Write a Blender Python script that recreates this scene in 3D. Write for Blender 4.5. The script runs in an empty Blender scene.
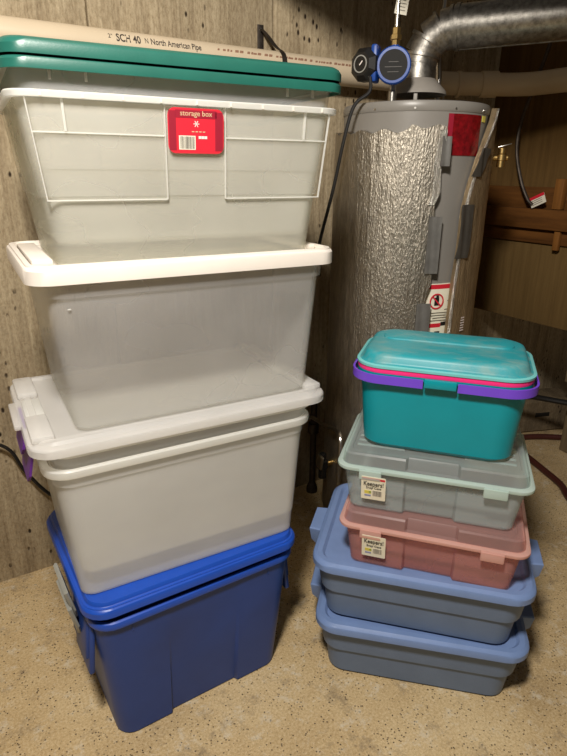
import bpy, bmesh, math, random
from mathutils import Vector, Matrix
random.seed(7)
PI = math.pi
R = math.radians
scene = bpy.context.scene
COL = scene.collection

# ------------------------------------------------------------------ camera
F_PX, CAM_H, HORIZON, ROLL, YAW = 568.0, 1.40, 170.0, 0.5, 58.0
pitch = math.atan((378 - HORIZON) / F_PX)
yw = R(YAW)
fw = Vector((math.cos(yw) * math.cos(pitch), math.sin(yw) * math.cos(pitch), -math.sin(pitch)))
r0 = Vector((math.sin(yw), -math.cos(yw), 0))
u0 = r0.cross(fw)
ro = R(ROLL)
rt = r0 * math.cos(ro) + u0 * math.sin(ro)
up = -r0 * math.sin(ro) + u0 * math.cos(ro)
cd = bpy.data.cameras.new('camera')
cam = bpy.data.objects.new('camera', cd)
COL.objects.link(cam)
M = Matrix((rt, up, -fw)).transposed().to_4x4()
M.translation = (0, 0, CAM_H)
cam.matrix_world = M
cd.sensor_fit = 'VERTICAL'
cd.sensor_height = 24
cd.sensor_width = 18
cd.lens = F_PX / 756 * 24
cd.clip_start = 0.02
scene.camera = cam

# ------------------------------------------------------------------ world, lamp, exposure
w = bpy.data.worlds.new('world')
scene.world = w
w.use_nodes = True
w.node_tree.nodes['Background'].inputs[0].default_value = (1.0, 0.90, 0.78, 1)
w.node_tree.nodes['Background'].inputs[1].default_value = 0.06
ld = bpy.data.lights.new('ceiling_bulb', 'POINT')
ld.shadow_soft_size = 0.13
ld.energy = 212
ld.color = (1.0, 0.94, 0.86)
lamp = bpy.data.objects.new('ceiling_bulb', ld)
lamp.location = (-0.14, 0.16, 2.45)
COL.objects.link(lamp)
vs = scene.view_settings
vs.view_transform = 'Standard'
vs.look = 'None'
vs.gamma = 1
vs.use_curve_mapping = False
vs.exposure = 0.0
scene.cycles.transparent_max_bounces = 24

# ------------------------------------------------------------------ materials
def srgb(r, g, b):
    f = lambda c: (c / 255 / 12.92) if c / 255 <= 0.04045 else ((c / 255 + 0.055) / 1.055) ** 2.4
    return (f(r), f(g), f(b), 1)

def new_mat(name):
    m = bpy.data.materials.new(name)
    m.use_nodes = True
    nt = m.node_tree
    return m, nt, nt.nodes['Principled BSDF'], nt.nodes['Material Output']

def node(nt, t, **kw):
    n = nt.nodes.new(t)
    for k, v in kw.items():
        if k in n.inputs:
            n.inputs[k].default_value = v
        else:
            setattr(n, k, v)
    return n

def coords(nt, scale=(1, 1, 1), loc=(0, 0, 0)):
    tc = nt.nodes.new('ShaderNodeTexCoord')
    mp = nt.nodes.new('ShaderNodeMapping')
    mp.inputs['Scale'].default_value = scale
    mp.inputs['Location'].default_value = loc
    nt.links.new(tc.outputs['Object'], mp.inputs[0])
    return mp.outputs[0]

def ramp(nt, src, stops):
    r = nt.nodes.new('ShaderNodeValToRGB')
    el = r.color_ramp.elements
    while len(el) < len(stops):
        el.new(0.5)
    for e, (p, c) in zip(el, stops):
        e.position = p
        e.color = c if len(c) == 4 else (*c, 1)
    nt.links.new(src, r.inputs[0])
    return r.outputs[0]

def noise(nt, vec, scale, detail=4, rough=0.6):
    n = node(nt, 'ShaderNodeTexNoise')
    n.inputs['Scale'].default_value = scale
    n.inputs['Detail'].default_value = detail
    n.inputs['Roughness'].default_value = rough
    nt.links.new(vec, n.inputs['Vector'])
    return n.outputs['Fac']

def mixc(nt, fac, a, b, mode='MIX'):
    n = nt.nodes.new('ShaderNodeMix')
    n.data_type = 'RGBA'
    n.blend_type = mode
    for s, v in ((0, fac), (6, a), (7, b)):
        if hasattr(v, 'is_output'):
            nt.links.new(v, n.inputs[s])
        else:
            n.inputs[s].default_value = v
    return n.outputs[2]

def bump(nt, bsdf, src, strength, dist=0.01):
    b = nt.nodes.new('ShaderNodeBump')
    b.inputs['Strength'].default_value = strength
    b.inputs['Distance'].default_value = dist
    nt.links.new(src, b.inputs['Height'])
    nt.links.new(b.outputs[0], bsdf.inputs['Normal'])

def plastic(name, col, rough=0.38, var=0.12, spec=0.45, scale=14, dust=None, sss=None):
    m, nt, b, o = new_mat(name)
    v = coords(nt)
    n = noise(nt, v, scale, 5)
    dark = tuple(c * (1 - var) for c in col[:3]) + (1,)
    lite = tuple(min(1, c * (1 + var)) for c in col[:3]) + (1,)
    c = ramp(nt, n, [(0.3, dark), (0.7, lite)])
    if dust:
        d = noise(nt, coords(nt, (1, 2.2, 1)), 9, 6, 0.7)
        c = mixc(nt, ramp(nt, d, [(0.46, (0, 0, 0)), (0.66, (0.75, 0.75, 0.75))]), c, dust)
    nt.links.new(c, b.inputs['Base Color'])
    b.inputs['Roughness'].default_value = rough
    b.inputs['Specular IOR Level'].default_value = spec
    bump(nt, b, noise(nt, v, 260, 2), 0.06, 0.002)
    return m

def clear(name, col, clearness=0.45, translucent=0.45, rough=0.3, scuff=0.12, tint=None):
    """milky see-through polypropylene: part straight-through, part scattered"""
    m, nt, b, o = new_mat(name)
    v = coords(nt)
    b.inputs['Base Color'].default_value = col
    b.inputs['Roughness'].default_value = rough
    b.inputs['Specular IOR Level'].default_value = 0.4
    tl = node(nt, 'ShaderNodeBsdfTranslucent')
    tl.inputs[0].default_value = col
    tr = node(nt, 'ShaderNodeBsdfTransparent')
    tr.inputs[0].default_value = tint or (0.97, 0.97, 0.95, 1)
    a = nt.nodes.new('ShaderNodeMixShader')
    a.inputs[0].default_value = translucent
    nt.links.new(b.outputs[0], a.inputs[1])
    nt.links.new(tl.outputs[0], a.inputs[2])
    mx = nt.nodes.new('ShaderNodeMixShader')
    n = noise(nt, coords(nt, (1, 1, 1.6)), 4, 2, 0.5)
    f = ramp(nt, n, [(0.35, (clearness,) * 3), (0.75, (clearness - scuff,) * 3)])
    nt.links.new(f, mx.inputs[0])
    nt.links.new(a.outputs[0], mx.inputs[1])
    nt.links.new(tr.outputs[0], mx.inputs[2])
    nt.links.new(mx.outputs[0], o.inputs[0])
    return m

def metal(name, col, rough=0.35, scale=(8, 8, 8), var=0.25, b_scale=60, b_str=0.2, metallic=1.0, b_dist=0.002):
    m, nt, b, o = new_mat(name)
    v = coords(nt, scale)
    n = noise(nt, v, 6, 6, 0.65)
    c = ramp(nt, n, [(0.3, tuple(x * (1 - var) for x in col[:3])), (0.7, tuple(min(1, x * (1 + var)) for x in col[:3]))])
    nt.links.new(c, b.inputs['Base Color'])
    b.inputs['Metallic'].default_value = metallic
    b.inputs['Roughness'].default_value = rough
    bump(nt, b, noise(nt, v, b_scale, 4), b_str, b_dist)
    return m

def flat(name, col, rough=0.6):
    m, nt, b, o = new_mat(name)
    v = coords(nt)
    n = noise(nt, v, 30, 3)
    c = ramp(nt, n, [(0.2, tuple(x * 0.93 for x in col[:3])), (0.8, tuple(min(1, x * 1.05) for x in col[:3]))])
    nt.links.new(c, b.inputs['Base Color'])
    b.inputs['Roughness'].default_value = rough
    return m

def concrete_floor():
    m, nt, b, o = new_mat('floor_concrete')
    v = coords(nt)
    big = ramp(nt, noise(nt, v, 2.2, 6, 0.6), [(0.32, srgb(158, 130, 88)), (0.5, srgb(204, 176, 128)), (0.68, srgb(226, 202, 156))])
    mid = ramp(nt, noise(nt, v, 150, 5, 0.8), [(0.34, srgb(128, 100, 64)), (0.50, srgb(206, 180, 136)), (0.66, srgb(236, 218, 182))])
    c = mixc(nt, 0.5, big, mid)
    vor = node(nt, 'ShaderNodeTexVoronoi')
    vor.inputs['Scale'].default_value = 95
    vor.inputs['Randomness'].default_value = 1
    nt.links.new(v, vor.inputs['Vector'])
    gate = noise(nt, v, 33, 3)
    pit = ramp(nt, vor.outputs['Distance'], [(0.14, (1, 1, 1)), (0.26, (0, 0, 0))])
    pg = mixc(nt, 1.0, pit, ramp(nt, gate, [(0.42, (0, 0, 0)), (0.50, (1, 1, 1))]), 'MULTIPLY')
    c = mixc(nt, pg, c, srgb(74, 60, 44))
    st = ramp(nt, noise(nt, v, 7.3, 7, 0.8), [(0.54, (0, 0, 0)), (0.66, (0.7, 0.7, 0.7))])
    c = mixc(nt, st, c, srgb(128, 112, 92))
    wh = ramp(nt, noise(nt, coords(nt, loc=(3, 1, 0)), 16, 6, 0.8), [(0.54, (0, 0, 0)), (0.66, (0.6, 0.6, 0.6))])
    c = mixc(nt, wh, c, srgb(226, 216, 194))
    nt.links.new(c, b.inputs['Base Color'])
    b.inputs['Roughness'].default_value = 0.75
    b.inputs['Specular IOR Level'].default_value = 0.3
    h = mixc(nt, pg, noise(nt, v, 60, 6, 0.7), (0, 0, 0, 1))
    bump(nt, b, h, 0.35, 0.006)
    return m

def concrete_wall(name='wall_concrete', a=(164, 146, 118), bb=(196, 180, 150), cc=(108, 92, 70)):
    m, nt, b, o = new_mat(name)
    v = coords(nt)
    gr = noise(nt, coords(nt, (30, 1, 1.1)), 2.4, 8, 0.72)
    gr2 = noise(nt, coords(nt, (7, 1, 0.8), (2, 0, 1)), 2.0, 6, 0.7)
    c1 = ramp(nt, gr, [(0.26, srgb(*cc)), (0.45, srgb(*a)), (0.70, srgb(*bb))])
    c2 = ramp(nt, gr2, [(0.32, srgb(*cc)), (0.58, srgb(*bb))])
    c = mixc(nt, 0.45, c1, c2)
    sp = ramp(nt, noise(nt, coords(nt, (1.6, 1, 0.7)), 75, 6, 0.8), [(0.34, (0.55, 0.51, 0.45)), (0.56, (1, 1, 1))])
    c = mixc(nt, 0.75, c, sp, 'MULTIPLY')
    vor = node(nt, 'ShaderNodeTexVoronoi')
    vor.inputs['Scale'].default_value = 34
    nt.links.new(coords(nt, (1.3, 1, 0.7)), vor.inputs['Vector'])
    g = ramp(nt, noise(nt, coords(nt, (3, 1, 1)), 3.5, 3), [(0.54, (0, 0, 0)), (0.60, (1, 1, 1))])
    pit = mixc(nt, 1.0, ramp(nt, vor.outputs['Distance'], [(0.14, (1, 1, 1)), (0.26, (0, 0, 0))]), g, 'MULTIPLY')
    c = mixc(nt, pit, c, srgb(52, 42, 32))
    nt.links.new(c, b.inputs['Base Color'])
    b.inputs['Roughness'].default_value = 0.9
    b.inputs['Specular IOR Level'].default_value = 0.15
    hh = mixc(nt, 0.5, gr, noise(nt, v, 60, 6, 0.7))
    hh = mixc(nt, pit, hh, (0, 0, 0, 1))
    bump(nt, b, hh, 0.6, 0.012)
    return m

def wood(name, a, bb, axis=1, rough=0.7):
    m, nt, b, o = new_mat(name)
    s = [22, 22, 22]
    s[axis] = 1.4
    g = noise(nt, coords(nt, tuple(s)), 2.0, 6, 0.65)
    nt.links.new(ramp(nt, g, [(0.3, a), (0.7, bb)]), b.inputs['Base Color'])
    b.inputs['Roughness'].default_value = rough
    b.inputs['Specular IOR Level'].default_value = 0.25
    bump(nt, b, g, 0.25, 0.004)
    return m

def foil_mat(name, col, sheen=0.30, metallic=0.95):
    m, nt, b, o = new_mat(name)
    vor = node(nt, 'ShaderNodeTexVoronoi')
    vor.inputs['Scale'].default_value = 210
    nt.links.new(coords(nt, (1, 1, 0.35)), vor.inputs['Vector'])
    st = noise(nt, coords(nt, (1, 1, 0.06)), 95, 4, 0.6)
    cr = noise(nt, coords(nt, (1, 1, 0.8)), 240, 4, 0.7)
    tc = ramp(nt, noise(nt, coords(nt, (1, 1, 0.3)), 50, 5, 0.7), [(0.3, tuple(c * 0.6 for c in col[:3])), (0.65, col)])
    nt.links.new(tc, b.inputs['Base Color'])
    b.inputs['Metallic'].default_value = metallic
    b.inputs['Roughness'].default_value = sheen
    hh = mixc(nt, 0.22, mixc(nt, 0.30, st, cr), vor.outputs['Distance'])
    bump(nt, b, hh, 0.75, 0.009)
    return m

MAT = dict(
    floor=concrete_floor(), wall=concrete_wall(),
    wall_dark=concrete_wall('wall_backing', (110, 96, 74), (128, 112, 88), (70, 58, 44)),
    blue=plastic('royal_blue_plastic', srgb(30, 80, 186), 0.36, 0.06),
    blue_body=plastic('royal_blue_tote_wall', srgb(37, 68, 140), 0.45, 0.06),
    slate=plastic('slate_blue_plastic', srgb(118, 142, 188), 0.42, 0.06),
    slate_body=plastic('slate_blue_wall', srgb(106, 124, 152), 0.5, 0.06),
    green=plastic('green_lid_plastic', srgb(34, 96, 84), 0.34, 0.08),
    teal=plastic('teal_plastic', srgb(0, 142, 154), 0.36, 0.04),
    teal_lid=plastic('teal_lid_plastic', srgb(40, 150, 160), 0.42, 0.06, dust=srgb(120, 158, 154)),
    teal_edge=plastic('teal_lid_edge', srgb(118, 196, 196), 0.4, 0.05),
    pink=plastic('hot_pink_plastic', srgb(248, 52, 128), 0.4, 0.04),
    purple=plastic('purple_plastic', srgb(112, 70, 204), 0.36, 0.04),
    latch_purple=plastic('dark_purple_plastic', srgb(96, 40, 140), 0.4, 0.1),
    grey_plastic=plastic('grey_latch_plastic', srgb(150, 150, 142), 0.42, 0.08),
    white_lid=plastic('white_lid_plastic', srgb(236, 228, 218), 0.38, 0.03),
    clear_a=clear('milky_plastic_yellowed', (0.97, 0.96, 0.88, 1), 0.775, 0.40, scuff=.08),
    clear_b=clear('milky_plastic_grey', (0.95, 0.95, 0.96, 1), 0.80, 0.40, scuff=.08),
    clear_c=clear('milky_plastic_white', (0.96, 0.96, 0.96, 1), 0.68, 0.4, scuff=.08),
    clear_lid=clear('milky_lid_plastic', (0.93, 0.92, 0.91, 1), 0.48, 0.4),
    clear_rim=clear('milky_rim_plastic', (0.93, 0.93, 0.90, 1), 0.34, 0.4),
    case_green=clear('pale_green_case_plastic', (0.72, 0.77, 0.79, 1), 0.74, 0.4, scuff=.06, tint=(0.93, 0.98, 0.97, 1)),
    case_green_lid=clear('pale_green_lid_plastic', (0.70, 0.77, 0.77, 1), 0.64, 0.35, scuff=.04, tint=(0.90, 0.97, 0.94, 1)),
    case_pink_lid=clear('pale_pink_lid_plastic', (0.84, 0.52, 0.48, 1), 0.62, 0.35, scuff=.04, tint=(0.98, 0.84, 0.81, 1)),
    case_green_rim=clear('pale_green_rim_plastic', (0.68, 0.80, 0.75, 1), 0.25, 0.35, tint=(0.9, 0.97, 0.94, 1)),
    case_pink=clear('pale_pink_case_plastic', (0.84, 0.50, 0.46, 1), 0.72, 0.4, scuff=.06, tint=(0.98, 0.84, 0.81, 1)),
    case_pink_rim=clear('pale_pink_rim_plastic', (0.86, 0.55, 0.48, 1), 0.25, 0.35, tint=(0.98, 0.84, 0.81, 1)),
    pvc=plastic('pvc_pipe', srgb(214, 196, 168), 0.42, 0.05, scale=3),
    ink=flat('pipe_ink', srgb(66, 58, 52)), ink_red=flat('pipe_ink_red', srgb(170, 130, 108)),
    galv=metal('galvanised_steel', (0.34, 0.32, 0.285), 0.42, (10, 10, 10), 0.45, 14, 0.15),
    chrome=metal('dull_chrome', (0.55, 0.53, 0.49), 0.28, var=0.1, b_str=0.05),
    iron=metal('dark_iron', (0.12, 0.10, 0.085), 0.55, var=0.3),
    brass=metal('brass', (0.62, 0.42, 0.16), 0.34, var=0.15, b_str=0.08),
    tank=plastic('grey_tank_enamel', srgb(134, 130, 124), 0.36, 0.05, scale=4),
    hood=plastic('grey_hood_enamel', srgb(146, 140, 132), 0.45, 0.08),
    foil=foil_mat('foil_insulation', (0.52, 0.47, 0.39), 0.40),
    foil_back=foil_mat('brown_foil_insulation', (0.42, 0.31, 0.18), 0.5, 0.7),
    foil_edge=metal('bright_foil_tape', (0.75, 0.72, 0.66), 0.3, (20, 20, 20), 0.2, 20, 0.7, b_dist=0.01),
    tape=plastic('grey_cloth_tape', srgb(104, 102, 98), 0.5, 0.15, scale=30),
    tape_dark=plastic('dark_cloth_tape', srgb(66, 62, 56), 0.5, 0.15, scale=30),
    pump_blue=plastic('pump_blue', srgb(18, 66, 146), 0.4, 0.1),
    black=plastic('black_plastic', srgb(26, 25, 25), 0.4, 0.2),
    rubber=plastic('black_rubber', srgb(22, 20, 19), 0.5, 0.2),
    hose=plastic('maroon_hose', srgb(72, 34, 28), 0.45, 0.2),
    wood=wood('brown_wood', srgb(82, 50, 20), srgb(116, 74, 32)),
    wood_v=wood('brown_wood_upright', srgb(104, 66, 28), srgb(140, 92, 40), 2),
    wood_grey=wood('weathered_wood', srgb(104, 90, 68), srgb(140, 124, 96), 2),
    board=wood('fibreboard', srgb(96, 72, 38), srgb(118, 90, 50), 2, 0.85),
    card=wood('brown_cardboard', srgb(98, 76, 42), srgb(116, 92, 54), 2, 0.9),
    stone=concrete_wall('rubble_stone', (112, 98, 78), (134, 118, 94), (80, 68, 52)),
    sheet=plastic('dark_plastic_sheet', srgb(52, 48, 46), 0.3, 0.35, scale=20),
    paper=flat('white_label_paper', srgb(232, 226, 208)),
    paper_y=flat('cream_label_paper', srgb(246, 242, 220)),
    red=flat('red_print', srgb(214, 30, 52)), red_dark=flat('dark_red_print', srgb(150, 16, 44)),
    red_shiny=plastic('red_foil_label', srgb(122, 12, 20), 0.25, 0.5, 0.6, 60),
    black_ink=flat('black_print', srgb(24, 22, 20)), white_ink=flat('white_print', srgb(238, 226, 220)),
    yellow_ink=flat('yellow_print', srgb(228, 214, 96)), green_ink=flat('green_print', srgb(150, 170, 90)),
    blue_ink=flat('blue_print', srgb(150, 156, 190)), gold_ink=flat('gold_print', srgb(214, 190, 150)),
    grey_ink=flat('grey_print', srgb(120, 114, 104)),
    ink_black=flat('matt_black_plate', srgb(30, 29, 28), 0.8),
    dial=flat('pump_dial', srgb(150, 148, 142), 0.4),
)

# ------------------------------------------------------------------ mesh helpers
def finish(name, bm, mat, parent=None, loc=(0, 0, 0), rot=(0, 0, 0), smooth=True, angle=35):
    bmesh.ops.recalc_face_normals(bm, faces=bm.faces)
    me = bpy.data.meshes.new(name)
    bm.to_mesh(me)
    bm.free()
    if smooth:
        for p in me.polygons:
            p.use_smooth = True
        me.set_sharp_from_angle(angle=R(angle))
    if mat:
        me.materials.append(MAT[mat] if isinstance(mat, str) else mat)
    o = bpy.data.objects.new(name, me)
    COL.objects.link(o)
    o.location = loc
    o.rotation_euler = rot
    if parent:
        o.parent = parent
    return o

def share(name, src, parent, loc, rot=(0, 0, 0)):
    o = bpy.data.objects.new(name, src.data)
    COL.objects.link(o)
    o.parent = parent
    o.location = loc
    o.rotation_euler = rot
    return o

def tag(o, label, cat=None, group=None, kind=None):
    o['label'] = label
    if cat: o['category'] = cat
    if group: o['group'] = group
    if kind: o['kind'] = kind
    return o

def thing(name, label, cat, loc=(0, 0, 0), rz=0, group=None):
    o = bpy.data.objects.new(name, None)
    o.empty_display_size = 0.1
    COL.objects.link(o)
    o.location = loc
    o.rotation_euler = (0, 0, R(rz))
    return tag(o, label, cat, group)

def outline(L, W, r, n=6, notch=None):
    """rounded rectangle, counter-clockwise from the front left; notch=(half width, depth) dents the long sides"""
    r = min(r, L / 2 - 1e-4, W / 2 - 1e-4)
    pts = []
    def arc(cx, cy, a0):
        for i in range(n + 1):
            a = a0 + PI / 2 * i / n
            pts.append((cx + r * math.cos(a), cy + r * math.sin(a)))
    arc(-L / 2 + r, -W / 2 + r, PI)
    if notch:
        a, d = notch
        pts.extend([(-a - .006, -W / 2), (-a, -W / 2 + d), (a, -W / 2 + d), (a + .006, -W / 2)])
    arc(L / 2 - r, -W / 2 + r, -PI / 2)
    arc(L / 2 - r, W / 2 - r, 0)
    if notch:
        a, d = notch
        pts.extend([(a + .006, W / 2), (a, W / 2 - d), (-a, W / 2 - d), (-a - .006, W / 2)])
    arc(-L / 2 + r, W / 2 - r, PI / 2)
    return pts

def ring(L, W, r, z, n=6, notch=None):
    return [(x, y, z) for x, y in outline(L, W, r, n, notch)]

def loft_bm(rings, cap0=True, cap1=True, closed=False, bm=None):
    bm = bm or bmesh.new()
    vs_ = [[bm.verts.new(p) for p in rg] for rg in rings]
    m = len(rings[0])
    pairs = list(zip(vs_[:-1], vs_[1:]))
    if closed:
        pairs.append((vs_[-1], vs_[0]))
    for a, b in pairs:
        for i in range(m):
            j = (i + 1) % m
            bm.faces.new((a[i], a[j], b[j], b[i]))
    if not closed:
        if cap0: bm.faces.new(vs_[0][::-1])
        if cap1: bm.faces.new(vs_[-1])
    return bm

def box_bm(sx, sy, sz, c=(0, 0, 0), bev=0.0, bm=None, rot=None):
    b = bmesh.new()
    bmesh.ops.create_cube(b, size=1)
    bmesh.ops.scale(b, vec=(sx, sy, sz), verts=b.verts)
    if bev:
        bmesh.ops.bevel(b, geom=b.edges[:], offset=bev, segments=2, affect='EDGES', profile=0.5)
    if rot:
        bmesh.ops.rotate(b, cent=(0, 0, 0), matrix=rot, verts=b.verts)
    bmesh.ops.translate(b, vec=c, verts=b.verts)
    if bm is None:
        return b
    me = bpy.data.meshes.new('t')
    b.to_mesh(me)
    b.free()
    bm.from_mesh(me)
    bpy.data.meshes.remove(me)
    return bm

def lathe_bm(prof, n=40, caps=True, bm=None):
    """prof: [(radius, z)...]"""
    rings = [[(r * math.cos(2 * PI * i / n), r * math.sin(2 * PI * i / n), z) for i in range(n)] for r, z in prof]
    return loft_bm(rings, caps, caps, bm=bm)

def smooth_path(pts, sub=8):
    P = [Vector(p) for p in pts]
    if len(P) < 3:
        return P
    out = []
    for i in range(len(P) - 1):
        p0 = P[i - 1] if i else P[0] * 2 - P[1]
        p1, p2 = P[i], P[i + 1]
        p3 = P[i + 2] if i + 2 < len(P) else P[-1] * 2 - P[-2]
        for k in range(sub):
            t = k / sub
            out.append(0.5 * ((2 * p1) + (p2 - p0) * t + (2 * p0 - 5 * p1 + 4 * p2 - p3) * t * t + (3 * p1 - p0 - 3 * p2 + p3) * t ** 3))
    out.append(P[-1])
    return out

def tube_bm(pts, r, n=10, smooth=True, sub=8, bm=None):
    P = smooth_path(pts, sub) if smooth else [Vector(p) for p in pts]
    rings = []
    nrm = None
    for i, p in enumerate(P):
        t = (P[min(i + 1, len(P) - 1)] - P[max(i - 1, 0)]).normalized()
        if nrm is None:
            nrm = t.orthogonal().normalized()
        nrm = (nrm - t * nrm.dot(t)).normalized()
        bn = t.cross(nrm)
        rr = r[i] if isinstance(r, (list, tuple)) else r
        rings.append([tuple(p + (nrm * math.cos(2 * PI * k / n) + bn * math.sin(2 * PI * k / n)) * rr) for k in range(n)])
    return loft_bm(rings, bm=bm)

def rounded(pts, rad, n=8):
    """polyline with its corners rounded by arcs"""
    P = [Vector(p) for p in pts]
    out = [P[0]]
    for a, b, c in zip(P[:-2], P[1:-1], P[2:]):
        d0 = (a - b).normalized()
        d1 = (c - b).normalized()
        for k in range(n + 1):
            t = k / n
            p = b + d0 * rad
            q = b + d1 * rad
            out.append((1 - t) ** 2 * p + 2 * t * (1 - t) * b + t * t * q)
    out.append(P[-1])
    return out

def text_obj(name, body, size, mat, parent, loc, rot, align='CENTER', shear=0, squash=1.0, bold=0.0):
    cu = bpy.data.curves.new(name, 'FONT')
    cu.body = body
    cu.size = size
    cu.align_x = align
    cu.align_y = 'CENTER'
    cu.extrude = 0.0002
    cu.offset = bold
    cu.shear = shear
    cu.resolution_u = 3
    t = bpy.data.objects.new(name, cu)
    COL.objects.link(t)
    dg = bpy.context.evaluated_depsgraph_get()
    me = bpy.data.meshes.new_from_object(t.evaluated_get(dg))
    bpy.data.objects.remove(t)
    bpy.data.curves.remove(cu)
    for v in me.vertices:
        v.co.x *= squash
    me.materials.clear()
    me.materials.append(MAT[mat])
    me.name = name
    o = bpy.data.objects.new(name, me)
    COL.objects.link(o)
    o.parent = parent
    o.location = loc
    o.rotation_euler = rot
    return o

def decal(name, w_, h_, mat, parent, loc, tilt=0.0, r=0.004, t=0.0008):
    """thin printed label standing in the XZ plane and facing -Y"""
    rings = [[(x, y_, z) for x, z in outline(w_, h_, r, 4)] for y_ in (t / 2, -t / 2)]
    return finish(name, loft_bm(rings), mat, parent, loc, (tilt, 0, 0), smooth=False)

def print_box(name, w_, h_, mat, parent, x, z, y=-0.0006):
    return finish(name, box_bm(w_, 0.0004, h_), mat, parent, (x, y, z), smooth=False)

def barcode(parent, x, z, w_, h_, y=-0.0008):
    print_box('barcode_field', w_ * 1.12, h_ * 1.15, 'paper', parent, x, z, y + 0.0002)
    bm = bmesh.new()
    n = 13
    for i in range(n):
        bw = w_ / n * random.uniform(0.25, 0.7)
        box_bm(bw, 0.0004, h_, (-w_ / 2 + w_ * (i + .5) / n, 0, 0), bm=bm)
    return finish('barcode', bm, 'black_ink', parent, (x, y, z), smooth=False)

# ------------------------------------------------------------------ the room
def struct(o, label):
    o['kind'] = 'structure'
    o['label'] = label
    return o

bm = bmesh.new()
box_bm(6.6, 5.6, 0.1, (1.6, -0.4, -0.05), bm=bm)
struct(finish('floor', bm, 'floor', smooth=False), 'speckled tan concrete basement floor')

WY = 1.945
wall = struct(finish('wall_back', box_bm(6.6, 0.2, 2.75, (1.6, WY + 0.108, 1.325)), 'wall_dark', smooth=False), 'board-formed concrete basement wall')
seams = [-1.7, -1.14, -0.62, -0.10, 0.525, 1.16, 1.74, 2.36, 2.98, 3.6, 4.25, 4.9]
for a, b in zip(seams[:-1], seams[1:]):
    d = random.uniform(0.0, 0.004)
    finish('form_panel', box_bm(b - a - 0.005, 0.02, 2.75, ((a + b) / 2, WY + 0.01 - d, 1.325), 0.002), 'wall', wall)

gd = thing('shading_beam', 'unseen brown wooden girder crossing overhead', 'blocker', (0.97, 0, 2.05))  # added above the frame, unseen, to keep lamp light off the right side
finish('shade_block', box_bm(.10, 4.4, .30, (0, -.28, .15), .004), 'wood', gd)
finish('shade_ply', box_bm(.05, 4.4, .30, (.078, -.28, .15), .004), 'wood', gd)

# ------------------------------------------------------------------ bins
def bin_body(name, mat, parent, Lb, Wb, rb, Lt, Wt, rtp, h, rim, rim_h, t=0.003, notch=None, z0=0.0, steps=None, foot=0.008):
    """open tub: outer wall, rolled rim, inner wall, floor"""
    nb = notch
    def nt_(f):
        return (nb[0], nb[1] * f) if nb else None
    rg = [ring(Lb - foot * 2, Wb - foot * 2, rb, z0, notch=nt_(1)), ring(Lb, Wb, rb, z0 + foot, notch=nt_(1))]
    zr = z0 + h - rim_h
    for f, dl in (steps or []):
        z = z0 + foot + (zr - z0 - foot) * f
        rg.append(ring(Lb + (Lt - Lb) * f + dl * 2, Wb + (Wt - Wb) * f + dl * 2, rb + (rtp - rb) * f, z, notch=nt_(1 - f)))
    rg.append(ring(Lt, Wt, rtp, zr, notch=nt_(0)))
    if rim:
        rg += [ring(Lt + rim * 2, Wt + rim * 2, rtp + rim, zr, notch=nt_(0)),
               ring(Lt + rim * 2, Wt + rim * 2, rtp + rim, z0 + h - 0.002, notch=nt_(0)),
               ring(Lt + rim * 2 - .004, Wt + rim * 2 - .004, rtp + rim, z0 + h, notch=nt_(0))]
    else:
        rg.append(ring(Lt, Wt, rtp, z0 + h, notch=nt_(0)))
    rg += [ring(Lt - 2 * t, Wt - 2 * t, rtp - t, z0 + h, notch=nt_(0)),
           ring(Lt - 2 * t, Wt - 2 * t, rtp - t, zr, notch=nt_(0)),
           ring(Lb - 2 * t, Wb - 2 * t, max(rb - t, .005), z0 + foot + t, notch=nt_(1)),
           ring(Lb - foot * 2 - 2 * t, Wb - foot * 2 - 2 * t, max(rb - t, .004), z0 + t, notch=nt_(1))]
    return finish(name, loft_bm(rg), mat, parent, angle=30)

def lid_body(name, mat, parent, L, W, r, z0, z1, prof, t=0.003, chamfer=0.004):
    """lid: open underneath, a skirt from z0 to z1, then prof = [(inset, z)...] across the top to a cap"""
    rg = [ring(L - 2 * t - .02, W - 2 * t - .02, r - t, min(z1, min(p[1] for p in prof)) - t),
          ring(L - 2 * t, W - 2 * t, r - t, min(z1, min(p[1] for p in prof)) - t),
          ring(L - 2 * t, W - 2 * t, r - t, z0), ring(L, W, r, z0), ring(L, W, r, z1 - chamfer),
          ring(L - chamfer * .6, W - chamfer * .6, r, z1 - chamfer * .35), ring(L - chamfer * 2, W - chamfer * 2, r - chamfer, z1)]
    for ins, z in prof:
        rg.append(ring(L - 2 * ins, W - 2 * ins, max(r - ins, .012), z))
    return finish(name, loft_bm(rg), mat, parent, angle=30)

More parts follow.
